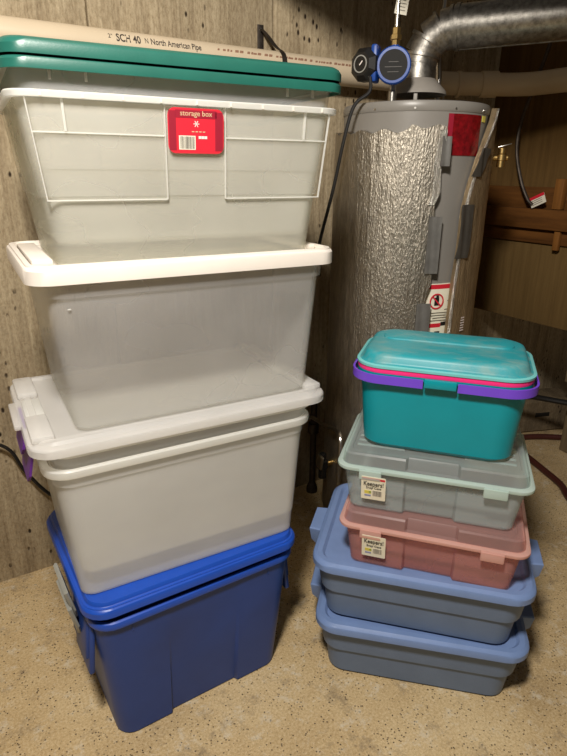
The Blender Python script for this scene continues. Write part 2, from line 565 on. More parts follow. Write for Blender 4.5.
# ---- left stack, royal blue totes (two, nested)
def blue_tote(label, loc, rz, z0, with_lid):
    t = thing('storage_tote', label, 'storage tote', (loc[0], loc[1], z0), rz)
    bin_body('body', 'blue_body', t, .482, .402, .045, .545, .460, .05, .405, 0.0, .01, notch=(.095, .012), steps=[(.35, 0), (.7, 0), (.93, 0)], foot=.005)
    # rolled rim as its own part
    rg = []
    for k in range(9):
        a = 2 * PI * k / 8
        rg.append(ring(.552 + 2 * .0085 * math.cos(a), .467 + 2 * .0085 * math.cos(a), .054 + .0085 * math.cos(a), .399 + .0125 * math.sin(a)))
    finish('rim', loft_bm(rg[:-1], closed=True), 'blue', t)
    for s in (-1, 1):
        # end handle: moulded flange running down the short side, with a grey clip on it
        bm = bmesh.new()
        box_bm(.014, .13, .15, (0, 0, 0), .005, bm=bm)
        finish('end_flange', bm, 'blue_body', t, (s * .279, -.115, .305), (0, s * R(-6), 0))
        bm = bmesh.new()
        pr_ = [(-.066, .040), (-.066, -.02), (-.052, -.050), (.052, -.050), (.066, -.02), (.066, .040)]
        rgs = []
        for x_, sc in ((0, .96), (.004, 1), (.010, .94)):
            rgs.append([(x_ * s + s * .006 * (1 - abs(p[0]) / .066), p[0] * sc, p[1] * sc) for p in pr_])
        loft_bm(rgs, bm=bm)
        cl = finish('clip', bm, 'grey_plastic', t, (s * .297, -.075, .372), (0, s * R(12), 0), angle=20)
        cl['label'] = 'grey plastic handle clip'
    for x in (-.19, .19):
        finish('rim_tab', box_bm(.004, .006, .035), 'blue_body', t, (x, -.2265, .377))
    if with_lid:
        lid_body('lid', 'blue', t, .584, .502, .062, .388, .410, [(.006, .4120), (.010, .4125), (.012, .4140), (.0135, .420), (.016, .4235), (.022, .4245)], chamfer=.007)
    return t

blue_tote('royal blue tote standing on the floor, outer one with another tote inside it', (.452, 1.328), 1, 0.0, False)
blue_tote('royal blue tote with stepped blue lid, sitting inside the floor tote', (.452, 1.332), 0.3, 0.044, True)

# ---- milky bins with purple latches (two, nested)
def latch(parent, s, z, out):
    bm = bmesh.new()
    pts = [(-.066, .030), (.066, .030), (.062, -.020), (.05, -.036), (-.05, -.036), (-.062, -.020)]
    rgs = [[(s * (x_ + .012 * (.026 - p[1]) / .056), p[0], p[1]) for p in pts] for x_ in (0, .006)]
    loft_bm(rgs, bm=bm)
    o = finish('latch', bm, 'latch_purple', parent, (s * out, -.03, z), (0, 0, 0), angle=20)
    o['label'] = 'purple swing latch'
    return o

def latch_bin(label, loc, rz, z0, with_lid, h):
    t = thing('storage_bin', label, 'storage bin', (loc[0], loc[1], z0), rz)
    bin_body('body', 'clear_c', t, .562, .396, .032, .616, .424, .045, h - .003, 0, .002, t=.0022, steps=[(.88, 0), (.885, .004)], foot=.005)
    rg = [ring(.622, .430, .047, h - .018), ring(.650, .448, .055, h - .019), ring(.654, .452, .057, h - .014), ring(.652, .450, .056, h - .003), ring(.646, .444, .053, h), ring(.622, .430, .047, h)]
    finish('rim', loft_bm(rg, closed=True), 'clear_rim', t)
    for s in (-1, 1):
        latch(t, s, (.304 if not with_lid else .314), (.331 if not with_lid else .343))
    if with_lid:
        lid = lid_body('lid', 'clear_lid', t, .708, .476, .055, .326, .346, [(.016, .348), (.022, .354), (.036, .355), (.042, .349), (.05, .348)], chamfer=.005)
        for s in (-1, 1):
            # raised end shoulders around a latch bay
            for dy in (-.135, .135):
                finish('shoulder', box_bm(.046, .13, .016, (0, 0, 0), .006), 'clear_lid', lid, (s * .322, dy, .355))
            finish('end_flap', box_bm(.018, .15, .012, (0, 0, 0), .004), 'clear_lid', lid, (s * .358, 0, .338))
            finish('latch_bay', box_bm(.04, .11, .006, (0, 0, 0), .002), 'clear_rim', lid, (s * .320, 0, .351))
    return t

latch_bin('milky clear bin with purple latches, outer one standing on the blue lid', (.459, 1.318), -2.2, 0.4695, False, .344)
latch_bin('milky clear bin with stepped clear lid, nested inside the purple-latched outer bin', (.468, 1.320), -2.6, 0.526, True, .333)

# ---- bin with white lid
t = thing('storage_bin', 'greyish clear plastic bin with a solid white lid', 'storage bin', (.497, 1.320, 0.8770), -3)
bin_body('body', 'clear_b', t, .565, .385, .03, .626, .420, .04, .343, 0, .002, t=.0022, steps=[(.84, 0), (.845, .005), (.97, .004)])
lid = lid_body('lid', 'white_lid', t, .682, .456, .05, .318, .350, [(.007, .353), (.016, .354), (.019, .336), (.024, .335)], chamfer=.006)
for s in (-1, 1):
    finish('end_grip', box_bm(.040, .30, .012, (0, 0, 0), .004), 'white_lid', lid, (s * .300, 0, .350))
finish('wall_mark', box_bm(.006, .0012, .002), 'clear_rim', t, (-.27, -.210, .268))

# ---- top bins with green lids
def top_bin(label, loc, rz, z0, outer):
    t = thing('storage_bin', label, 'storage bin', (loc[0], loc[1], z0), rz)
    Lb, Wb, Lt, Wt, h = .556, .384, .636, .420, .313
    bin_body('body', 'clear_a' if outer else 'clear_b', t, Lb, Wb, .04, Lt, Wt, .035, h, 0, .002, t=.0022, steps=[(.42, 0), (.43, .004), (.96, .003)])
    rg = [ring(Lt + .006, Wt + .006, .038, h - .011), ring(Lt + .034, Wt + .026, .044, h - .011), ring(Lt + .036, Wt + .028, .045, h - .002),
          ring(Lt + .032, Wt + .024, .043, h), ring(Lt + .006, Wt + .006, .038, h)]
    finish('rim', loft_bm(rg, closed=True), 'clear_rim', t)
    def fy(z):
        f = max(0, min(1, (z - .008) / (h - .01)))
        return -(Wb + (Wt - Wb) * f) / 2 - .0055
    def ridge(x0, z0_, x1, z1, w_=.0022):
        d = math.hypot(x1 - x0, z1 - z0_)
        a = math.atan2(z1 - z0_, x1 - x0)
        bm = bmesh.new()
        for (x, z) in ():
            pass
        pts = []
        for (x, z, sgn) in ((x0, z0_, 1), (x1, z1, 1)):
            pts.append((x, z))
        nx, nz = -math.sin(a) * w_ / 2, math.cos(a) * w_ / 2
        rgs = []
        for (x, z) in pts:
            y = fy(z)
            rgs.append([(x + nx, y + .004, z + nz), (x - nx, y + .004, z - nz), (x - nx, y - .0005, z - nz), (x + nx, y - .0005, z + nz)])
        loft_bm(rgs, bm=bm)
        return finish('ridge', bm, 'clear_rim', t, smooth=False)
    if outer:
        zt, zm, zb = h - .012, h - .066, h - .182
        for s in (-1, 1):
            xi, xo = s * .062, s * .285
            ridge(xi, zt, xi, zb)
            ridge(xi, zb, s * .288, zb)
            ridge(xi, zm, s * .30, zm)
            ridge(s * .245, zt, s * .243, zm + .002, .004)
        ridge(-.305, zt, -.287, zb)
        ridge(.305, zt, .287, zb)
        for k in range(9):
            finish('rim_rib', box_bm(.003, .004, .008), 'white_lid', t, (-.28 + .07 * k, -Wt / 2 - .0135, h - .006))
    else:
        for x in (-.26, -.2, .2, .26):
            finish('rib', box_bm(.004, .004, .018), 'clear_rim', t, (x, -Wt / 2 - .005, h - .022))
    return t, fy, h

g, fy, gh = top_bin('yellowed clear bin with a red label, standing on the white lid', (.507, 1.330), -4, 1.2125, True)
lab = decal('label', .114, .081, 'red', g, (-.001, fy(.257) - .0042, .257), R(4), .014)
lab['label'] = 'red printed storage box label'
print_box('top_band', .084, .014, 'red_dark', lab, 0, .030)
print_box('side_band', .016, .070, 'red_dark', lab, .047, 0)
print_box('side_band', .014, .070, 'red_dark', lab, -.048, 0)
text_obj('lettering', 'storage box', .0135, 'gold_ink', lab, (0, -.0010, .031), (PI / 2, 0, 0))
bm = bmesh.new()
for k in range(3):
    box_bm(.012, .0004, .0013, rot=Matrix.Rotation(PI / 3 * k, 3, 'Y'), bm=bm)
finish('snowflake', bm, 'white_ink', lab, (0, -.0008, .013), smooth=False)
bm = bmesh.new()
for k in range(4):
    box_bm(.005, .0004, .0016, (-.011 + .0075 * k, 0, 0), bm=bm)
finish('small_print', bm, 'gold_ink', lab, (0.004, -.0008, -.001), smooth=False)
barcode(lab, -.019, -.021, .030, .022)
bm = bmesh.new()
for k in range(3):
    box_bm(.0055, .0004, .005, (-.006 + .006 * k, 0, 0), bm=bm)
finish('maker_mark', bm, 'white_ink', lab, (.013, -.0008, -.011), smooth=False)

g2, fy2, _ = top_bin('greyish clear bin nested inside the red-labelled bin, under the green lids', (.508, 1.330), -4.2, 1.2605, False)
lid_body('lid', 'green', g2, .680, .464, .046, .295, .3145, [(.012, .3155), (.03, .3155), (.04, .309)], chamfer=.006)
gl = thing('bin_lid', 'green plastic lid lying on top of the other green lid', 'lid', (.508, 1.330, 1.5775), -4.4)
lid_body('panel', 'green', gl, .678, .466, .046, 0, .0245, [(.014, .0265), (.03, .0265), (.04, .018)], chamfer=.010)

# ------------------------------------------------------------------ right stack
def lid_tote(label, loc, rz, z0):
    t = thing('lidded_tote', label, 'storage tote', (loc[0], loc[1], z0), rz)
    bin_body('body', 'slate_body', t, .508, .370, .05, .560, .420, .06, .190, 0, .004, steps=[(.48, -.003), (.50, .004), (.9, .003)])
    lid_body('lid', 'slate', t, .588, .460, .068, .178, .201, [(.012, .204), (.026, .204), (.034, .196), (.05, .195)], chamfer=.007)
    for s in (-1, 1):
        rgs = []
        for z, w_, d in ((.105, .07, .004), (.150, .115, .030), (.190, .125, .036), (.194, .12, .034)):
            rgs.append([(s * (.278), -w_ / 2, z), (s * (.278), w_ / 2, z), (s * (.292 + d), w_ / 2 - .006, z), (s * (.292 + d), -w_ / 2 + .006, z)])
        finish('handle', loft_bm(rgs), 'slate', t, (0, 0, 0), angle=25)
    return t

lid_tote('slate blue lidded tote standing on the floor beneath its twin', (1.114, .986), -44, 0.0)
lid_tote('slate blue lidded tote carrying the pink case', (1.105, .987), -46.5, 0.199)

def snap_case(label, loc, rz, z0, mat, mrim, twist):
    t = thing('snap_case', label, 'storage case', (loc[0], loc[1], z0), rz)
    bin_body('body', mat, t, .412, .312, .022, .446, .334, .025, .128, 0, .002, t=.002, notch=(.060, .013), steps=[(.9, 0)], foot=.006)
    # lid: flange, then a raised tray with the same dented long sides
    rg = [ring(.450, .338, .027, .120), ring(.476, .364, .036, .121), ring(.480, .368, .038, .125), ring(.479, .367, .037, .130), ring(.472, .360, .033, .132), ring(.450, .338, .027, .132)]
    nn = lambda d: (.060, d)
    lid = finish('lid', loft_bm([ring(.456, .344, .03, .133, notch=nn(.002)), ring(.454, .342, .03, .137, notch=nn(.008)), ring(.448, .336, .028, .160, notch=nn(.012)),
                                 ring(.440, .328, .026, .1645, notch=nn(.012)), ring(.412, .300, .02, .1645, notch=nn(.012)), ring(.408, .296, .02, .1625, notch=nn(.012))], cap0=False), mat + '_lid', t, angle=25)
    finish('flange', loft_bm(rg, closed=True), mrim, lid)
    rib = None
    for s in (-1, 1):
        for k in range(9):
            lo_ = (s * .135, -.112 + k * .028, .1634)
            if rib is None:
                rib = finish('rib', box_bm(.122, .008, .0034, (0, 0, 0), .0010), mat + '_lid', lid, lo_)
            else:
                share('rib', rib, lid, lo_)
    for x in (-.150, .150):
        bm = box_bm(.056, .007, .024, (0, 0, 0), .003)
        box_bm(.056, .009, .006, (0, .001, .011), .002, bm=bm)
        finish('latch', bm, mrim, t, (x, -.1855, .115))
    lb = decal('label', .062, .078, 'paper_y', t, (-.140, -.1800, .077), R(14), .003)
    return t, lb

def keepers_print(lb, stripe):
    if stripe:
        print_box('stripe', .058, .0065, 'red', lb, 0, .0315)
    text_obj('lettering', 'Keepers!', .0215, 'black_ink', lb, (.0005, -.0010, .0150 if stripe else .018), (PI / 2, 0, 0), squash=.66, bold=.0002)
    text_obj('lettering', 'Snap Case', .0110, 'black_ink', lb, (.001, -.0010, .002), (PI / 2, 0, 0), squash=.85)
    barcode(lb, .010, -.016, .022, .018)
    print_box('yellow_patch', .017, .011, 'yellow_ink', lb, -.014, -.014)
    print_box('green_patch', .006, .006, 'green_ink', lb, -.008, -.013, -.0009)
    print_box('violet_patch', .016, .006, 'blue_ink', lb, -.014, -.0255)

pk, lb = snap_case('translucent pink snap case with white label, on the upper slate blue tote', (1.093, .942), -49.5, 0.3965, 'case_pink', 'case_pink_rim', 0)
keepers_print(lb, False)
kg, lb = snap_case('translucent pale green snap case with red-striped label, on the pink case', (1.093, .963), -48.5, 0.5625, 'case_green', 'case_green_rim', 0)
keepers_print(lb, True)

# ---- teal carry box
t = thing('carry_box', 'teal plastic carry box with purple handles, pink band and dusty teal lid', 'carry box', (1.087, .958, 0.7285), -50)
bin_body('body', 'teal', t, .372, .232, .055, .402, .264, .06, .208, 0, .004, foot=.012)
for s in (-1, 1):
    o_pts = outline(.442, .300, .075, 10)
    i_pts = outline(.432, .290, .070, 10)
    sel = [k for k in range(len(o_pts)) if o_pts[k][0] * s > 0]
    sel.sort(key=lambda k: math.atan2(o_pts[k][1], o_pts[k][0] * s))
    op = [o_pts[k] for k in sel]
    ip = [i_pts[k] for k in sel]
    op = [(s * .040, -.150)] + op + [(s * .040, .150)]
    ip = [(s * .040, -.145)] + ip + [(s * .040, .145)]
    rgs = [[(a[0], a[1], .186), (a[0], a[1], .207), (b[0], b[1], .207), (b[0], b[1], .186)] for a, b in zip(op, ip)]
    finish('handle', loft_bm(rgs), 'purple', t)
rg = [ring(.400, .264, .06, .200), ring(.418, .282, .068, .200), ring(.418, .282, .068, .210), ring(.400, .264, .06, .210)]
finish('rim', loft_bm(rg, closed=True), 'teal', t)
for s in (-1, 1):
    finish('clip', box_bm(.075, .010, .022, (0, 0, 0), .003), 'teal', t, (0, s * .1475, .200))
rg = [ring(.396, .260, .06, .2105), ring(.418, .282, .068, .2105), ring(.420, .284, .069, .216), ring(.418, .282, .068, .2225), ring(.396, .260, .06, .2225)]
finish('band', loft_bm(rg, closed=True), 'pink', t)['label'] = 'hot pink band'
rg = [ring(.404, .268, .062, .2232), ring(.414, .278, .067, .2236), ring(.415, .279, .067, .228), ring(.408, .272, .064, .230), ring(.400, .264, .06, .231),
      ring(.394, .258, .058, .236), ring(.388, .252, .058, .246), ring(.378, .242, .055, .253), ring(.362, .226, .05, .256), ring(.30, .164, .04, .257)]
lid = finish('lid', loft_bm(rg), 'teal_lid', t, angle=50)
rg = [ring(.410, .274, .064, .2232), ring(.424, .288, .071, .2232), ring(.425, .289, .071, .2290), ring(.410, .274, .064, .2310)]
finish('lid_edge', loft_bm(rg, closed=True), 'teal_edge', lid)
rg = [ring(.330, .095, .03, .255), ring(.326, .091, .03, .2605), ring(.316, .082, .026, .262)]
finish('raised_grip', loft_bm([[(p[0], p[1] + .052, p[2]) for p in r_] for r_ in rg]), 'teal_lid', lid)

# ------------------------------------------------------------------ water heater
HX, HY, HR, HT = 1.507, 1.577, 0.245, 1.603
ht = thing('water_heater', 'grey water heater wrapped in silver foil insulation beside the concrete wall', 'water heater', (HX, HY, 0), 0)
finish('tank', lathe_bm([(.05, .02), (HR - .004, .02), (HR - .004, 1.575), (.02, 1.575)], 64), 'tank', ht)
finish('top_cap', lathe_bm([(.02, 1.572), (HR - .003, 1.572), (HR - .001, 1.575), (HR - .001, HT - .010), (HR - .004, HT - .002), (HR - .01, HT), (.02, HT)], 64), 'tank', ht)
for k in range(5):
    a = R(226 + (k - 2) * 30)
    finish('screw', lathe_bm([(.001, -.001), (.004, -.001), (.003, .002), (.001, .002)], 10), 'chrome', ht,
           (HX * 0 + (HR - .001) * math.cos(a), (HR - .001) * math.sin(a), 1.58), (0, PI / 2, a))
CAMA = 226.0   # heater side that faces the middle of the room

def wrap(name, mat, parent, a_left, a_right, z0, z1, r_out, th, seed=0, wob=.003, na=60, nz=40):
    """sheet wrapped round the tank between two edge angles given as functions of height (degrees from CAMA)"""
    rnd = random.Random(seed)
    ph = [rnd.uniform(0, 6.28) for _ in range(8)]
    bm = bmesh.new()
    grid = []
    for side in (0, 1):
        rows = []
        for j in range(nz + 1):
            v = j / nz
            row = []
            for i in range(na + 1):
                u = i / na
                zt = z1(u) if callable(z1) else z1
                z = z0 + (zt - z0) * v
                a0, a1 = a_left(z), a_right(z)
                a = R(CAMA + a0 + (a1 - a0) * u)
                r = r_out - th * side
                if side == 0:
                    r += wob * (math.sin(a * 37 + z * 3 + ph[0]) + .7 * math.sin(a * 71 + z * 9 + ph[1]) + .8 * math.sin(z * 23 + a * 5 + ph[2])) * .4
                row.append(bm.verts.new((r * math.cos(a), r * math.sin(a), z)))
            rows.append(row)
        grid.append(rows)
    for s_, rows in enumerate(grid):
        for j in range(nz):
            for i in range(na):
                q = (rows[j][i], rows[j][i + 1], rows[j + 1][i + 1], rows[j + 1][i])
                bm.faces.new(q if s_ == 0 else q[::-1])
    A, B = grid
    for j in range(nz):
        bm.faces.new((A[j][0], A[j + 1][0], B[j + 1][0], B[j][0]))
        bm.faces.new((A[j][na], B[j][na], B[j + 1][na], A[j + 1][na]))
    for i in range(na):
        bm.faces.new((A[0][i], B[0][i], B[0][i + 1], A[0][i + 1]))
        bm.faces.new((A[nz][i], A[nz][i + 1], B[nz][i + 1], B[nz][i]))
    return finish(name, bm, mat, parent, angle=60)

def lerp(x, pts):
    for (a, fa), (b, fb) in zip(pts[:-1], pts[1:]):
        if x <= b:
            return fa + (fb - fa) * (x - a) / (b - a) if x > a else fa
    return pts[-1][1]

BR = HR + .024
edgeL = lambda z: lerp(z, [(0, 17), (.9, 18), (1.0, 17), (1.03, 21), (1.2, 20), (1.30, 18), (1.34, 21), (1.42, 20), (1.50, 22), (1.55, 22)])
edgeR = lambda z: lerp(z, [(0, 38), (.85, 40), (1.05, 41), (1.16, 43), (1.28, 43), (1.36, 47), (1.44, 54), (1.52, 65), (1.60, 84)])
bl = wrap('insulation_blanket', 'foil', ht, lambda z: -150, edgeL, .05, lambda u: 1.515 + .006 * math.sin(u * 60) + (.012 if u > .85 else 0), BR, .022, 3, .0015)
fl = wrap('insulation_blanket', 'foil_back', ht, edgeR, lambda z: 211, .05, lambda u: 1.595 - .07 * min(1, u * 3), BR, .022, 5)
wrap('edge_tape', 'foil_edge', bl, lambda z: edgeL(z) - 5, lambda z: edgeL(z) - .3, 1.30, 1.518, BR + .0035, .003, 8, .006, 10, 40)
wrap('edge_tape', 'foil_edge', fl, lambda z: edgeR(z) - .8, lambda z: edgeR(z) + 1.0, .2, 1.594, BR + .002, .006, 9, .001, 3, 40)
for (a0, a1, z0_, z1_, mt, own) in ((15, 24, 1.085, 1.265, 'tape', bl), (12, 22, .86, .985, 'tape', bl), (19, 25, 1.415, 1.50, 'tape', bl),
                                    (40, 50, 1.13, 1.30, 'tape_dark', fl), (52, 66, 1.385, 1.47, 'tape_dark', fl)):
    if own is bl:
        f0, f1 = (lambda z, a=a0: a), (lambda z, a=a1: a)
    else:
        f0 = lambda z, a=a0, zz=z0_, z2=z1_: edgeR(z) - 5 + 2 * math.sin((z - zz) / (z2 - zz) * 3)
        f1 = lambda z: edgeR(z) + 7
    wrap('tape_patch', mt, own, f0, f1, z0_, z1_, BR + .006, .004, int(a0), .004, 8, 14)

def cyl_label(name, mat, parent, a0, a1, z0_, z1_, r, th=.0012):
    return wrap(name, mat, parent, lambda z: a0, lambda z: a1, z0_, z1_, r, th, 1, 0, 10, 2)
TR = HR - .002
o = cyl_label('rating_label', 'red_shiny', ht, 25, 58, 1.447, 1.566, TR)
cyl_label('dark_stripe', 'red_dark', o, 25, 29, 1.447, 1.566, TR + .0005)
o['label'] = 'glossy red label'
cyl_label('yellow_sticker', 'yellow_ink', ht, 60, 66, 1.548, 1.566, TR)
wl = cyl_label('warning_label', 'paper_y', ht, 18, 46, .72, 1.045, TR)
wl['label'] = 'cream warning label with red bars and prohibition sign'
cyl_label('red_bar', 'red', wl, 19, 46, 1.027, 1.042, TR + .0006)
cyl_label('red_bar', 'red', wl, 19, 36, .893, .907, TR + .0006)
cyl_label('black_bar', 'black_ink', wl, 36.2, 46, .897, .911, TR + .0006)
def on_tank(a, z, r=TR + .0008):
    a = R(CAMA + a)
    return (r * math.cos(a), r * math.sin(a), z), (0, 0, a + PI / 2)
loc, rot = on_tank(30, .985, TR + .0022)
rg = []
for k in range(28):
    a = 2 * PI * k / 28
    rg.append([(r_ * math.cos(a), y_, r_ * math.sin(a)) for r_, y_ in ((.027, -.0006), (.0225, -.0006), (.0225, .0006), (.027, .0006))])
bm = loft_bm(rg, closed=True)
box_bm(.046, .0012, .0045, rot=Matrix.Rotation(R(45), 3, 'Y'), bm=bm)
finish('prohibition_sign', bm, 'red', wl, loc, rot, smooth=False)
bm = box_bm(.017, .001, .027)
box_bm(.010, .001, .008, (.002, 0, .016), bm=bm)
finish('canister_symbol', bm, 'black_ink', wl, (loc[0], loc[1], loc[2]), rot, smooth=False)
for r_, (z_, a_, wd) in enumerate(((.945, 32, .09), (.936, 32, .085), (.927, 34, .07), (.918, 32, .09), (.985, 42, .016), (.955, 41, .03), (.86, 42, .02), (.845, 42, .02), (.83, 42, .02))):
    lo, ro_ = on_tank(a_, z_, TR + .0016)
    finish('small_print', box_bm(wd * .8, .0006, .0024), 'grey_ink', wl, lo, ro_, smooth=False)
for (a_, z_, sx, sz) in ((33, .872, .03, .014), (27, .858, .028, .012), (22, .848, .03, .014), (35, .862, .02, .008), (32, .815, .045, .016), (31, .83, .02, .02)):
    lo, ro_ = on_tank(a_, z_, TR + .0018)
    finish('hazard_symbol', box_bm(sx * .7, .0006, sz, (0, 0, 0)), 'black_ink', wl, lo, ro_, smooth=False)
# price sticker print on the brown flap
lo, ro_ = on_tank(53, .90, BR + .004)
bm = bmesh.new()
for k in range(6):
    box_bm(.022 - .002 * (k % 3), .0008, .0035, (0, 0, -.022 + k * .009), bm=bm)
finish('flap_print', bm, 'white_ink', fl, lo, ro_, smooth=False)

# draft hood on legs
hood = finish('draft_hood', lathe_bm([(.052, 1.69), (.058, 1.688), (.094, 1.652), (.098, 1.640), (.095, 1.640), (.055, 1.682)], 40, caps=False), 'hood', ht)
finish('hood_collar', lathe_bm([(.02, HT - .002), (.085, HT - .002), (.085, HT + .004), (.070, HT + .016), (.03, HT + .020)], 40), 'hood', ht)
for k in range(4):
    a = R(CAMA - 2 + 90 * k)
    finish('hood_leg', box_bm(.012, .003, .056, (0, 0, 0), .001), 'hood', hood, (.088 * math.cos(a), .088 * math.sin(a), 1.625), (0, 0, a + PI / 2))

# relief valve
lo = (HR + .03, 0, 0)
a = R(CAMA + 92)
vx, vy = math.cos(a), math.sin(a)
vl = finish('relief_valve', lathe_bm([(.008, -.03), (.014, -.03), (.014, -.01), (.018, -.008), (.018, .010), (.013, .014), (.013, .03), (.006, .034)], 16), 'brass', ht, ((HR + .055) * vx, (HR + .055) * vy, 1.445))
finish('valve_nipple', tube_bm([(HR * vx - (HR + .055) * vx, HR * vy - (HR + .055) * vy, 0), (.02 * vx, .02 * vy, 0)], .010, 12, False), 'brass', vl)
finish('valve_lever', box_bm(.045, .012, .003, (.016, 0, .036), .001), 'chrome', vl, rot=(0, R(-15), a))

# flue
fp = thing('flue_pipe', 'galvanised flue duct rising from the heater and running off to the side', 'duct', (HX, HY, 0))
finish('riser', lathe_bm([(.0545, 1.668), (.056, 1.67), (.056, 1.735), (.0545, 1.737)], 36), 'galv', fp)
yd = R(-57)
dx, dy = math.cos(yd), math.sin(yd)
# elbow of gores
el = []
EZ, ER, AX = 1.735, .085, 1.832
segs = [(0, 0, 1.735), (0.004, 0, 1.758), (.028, 0, 1.800), (.070, 0, 1.826), (.105, 0, 1.832)]
for i, (p, q) in enumerate(zip(segs[:-1], segs[1:])):
    P = Vector((p[0] * dx, p[0] * dy, p[2]))
    Q = Vector((q[0] * dx, q[0] * dy, q[2]))
    finish('elbow_gore', tube_bm([P, Q + (Q - P) * .12], .0575 + .001 * i, 32, False), 'galv', fp)
    tdir = (Q - P).normalized()
    finish('gore_seam', tube_bm([Q - tdir * .004, Q + tdir * .005], .0625 + .001 * i, 32, False), 'galv', fp)
D0 = Vector((.105 * dx, .105 * dy, 1.832))
D1 = Vector((2.3 * dx, 2.3 * dy, 1.86))
finish('duct', tube_bm([D0, D1], .0635, 40, False), 'galv', fp)
dd = (D1 - D0).normalized()
for s_ in (0.012, 0.62, 1.22):
    finish('crimp', tube_bm([D0 + dd * (s_ - .006), D0 + dd * (s_ + .006)], .0675, 40, False), 'galv', fp)
side_ = dd.cross(Vector((0, 0, 1))).normalized()
finish('lock_seam', tube_bm([D0 + dd * .02 - Vector((0, 0, .0635)), D1 - Vector((0, 0, .0635))], .003, 6, False), 'galv', fp)

# water lines on the heater
wp = thing('circulation_pump', 'blue circulation pump with black timer on the heater outlet', 'pump', (1.346, 1.520, 1.706), -44)
rot = (PI / 2, 0, 0)
finish('motor', lathe_bm([(.03, -.05), (.052, -.045), (.056, -.02), (.062, .012), (.062, .035), (.058, .040), (.050, .040), (.050, .036), (.02, .036)], 36), 'pump_blue', wp, rot=rot)
face = finish('nameplate', lathe_bm([(.005, .0362), (.0495, .0362), (.0495, .0385), (.005, .039)], 36), 'ink_black', wp, rot=rot)
for z_, wd in ((-.022, .04), (-.006, .06), (.01, .035)):
    finish('faint_print', box_bm(wd, .0006, .002), 'tape_dark', face, (0, z_, .0394), (PI / 2, 0, 0), smooth=False)
finish('flange_plate', box_bm(.024, .062, .122, (0, 0, 0), .008), 'pump_blue', wp, (-.066, -.012, .008), (0, 0, R(-10)))
wp.scale = (.86, .86, .86)
tm = finish('timer', lathe_bm([(.02, -.035), (.058, -.035), (.058, .005), (.040, .022), (.036, .022), (.01, .022)], 8), 'black', wp, (-.106, -.018, .006), (PI / 2, R(22.5), R(-32)), angle=20)
rg = []
for k in range(32):
    a = 2 * PI * k / 32
    rg.append([(r_ * math.cos(a), r_ * math.sin(a), z_) for r_, z_ in ((.029, .0222), (.029, .0245), (.025, .0245), (.025, .0222))])
finish('dial_ring', loft_bm(rg, closed=True), 'dial', tm)
finish('dial_mark', box_bm(.004, .018, .001, (0, .004, .0232)), 'white_ink', tm, rot=(0, 0, R(-22)))
finish('outlet_stub', lathe_bm([(.008, -.115), (.016, -.115), (.016, -.078), (.012, -.075), (.012, -.05), (.018, -.05)], 20), 'chrome', wp, (0.0, .03, 0))
finish('inlet_neck', lathe_bm([(.01, .05), (.018, .05), (.018, .062), (.014, .066), (.014, .074), (.008, .074)], 20), 'pump_blue', wp, (0, .03, 0))

un = thing('supply_line', 'braided steel supply line with brass fitting above the pump', 'pipe', (1.364, 1.5386, 1.7685))
finish('brass_union', lathe_bm([(.006, 0), (.013, 0), (.013, .014), (.018, .016), (.018, .028), (.013, .030), (.013, .048), (.009, .050)], 6), 'brass', un, angle=20)
finish('hose', tube_bm([(0, 0, .048), (.001, 0, .12), (.004, .0, .25), (.01, .01, .6)], .0075, 12), 'chrome', un)
bm = box_bm(.038, .0012, .07)
tg = finish('tag', bm, 'paper', un, (.008, -.010, .118), (0, R(8), R(-30)), smooth=False)
for k in range(6):
    finish('small_print', box_bm(.026 - .004 * (k % 2), .0005, .0022), 'grey_ink', tg, (0, -.0009, -.024 + k * .009), smooth=False)

cw = thing('cold_water_pipe', 'thin steel water pipe rising behind the flue', 'pipe', (1.640, 1.612, HT))
finish('pipe', tube_bm([(0, 0, 0), (0, 0, .10), (-.005, .005, .17), (.02, .03, .26), (.05, .05, .42), (.05, .05, .7)], .0095, 12), 'chrome', cw)
finish('fitting', lathe_bm([(.004, .0), (.014, .0), (.014, .02), (.010, .022)], 8), 'chrome', cw)
tag(finish('loose_wire', tube_bm([(1.66, 1.50, 1.84), (1.645, 1.50, 1.895), (1.68, 1.47, 1.918), (1.74, 1.42, 1.922), (1.82, 1.34, 1.925), (1.86, 1.3, 2.0)], .004, 8), 'iron'), 'thin dark wire looping over the duct', 'wire')

# pump cord
tag(finish('power_cord', tube_bm([(1.262, 1.53, 1.672), (1.258, 1.525, 1.630), (1.218, 1.548, 1.589), (1.191, 1.557, 1.491), (1.168, 1.574, 1.34), (1.135, 1.598, 1.16), (1.125, 1.63, .97), (1.12, 1.70, .7), (1.05, 1.80, .42), (.9, 1.88, .30)], .0055, 10), 'rubber'),
    'black power cord hanging from the pump beside the heater', 'cord')
tag(finish('extension_cable', tube_bm([(-.9, 1.92, .86), (-.45, 1.915, .74), (-.1, 1.91, .62), (.101, 1.905, .545), (.16, 1.905, .43), (.235, 1.905, .31), (.36, 1.90, .22), (.55, 1.90, .17), (.9, 1.88, .16)], .0058, 10), 'rubber'),
    'black cable drooping along the wall behind the blue totes', 'cable')

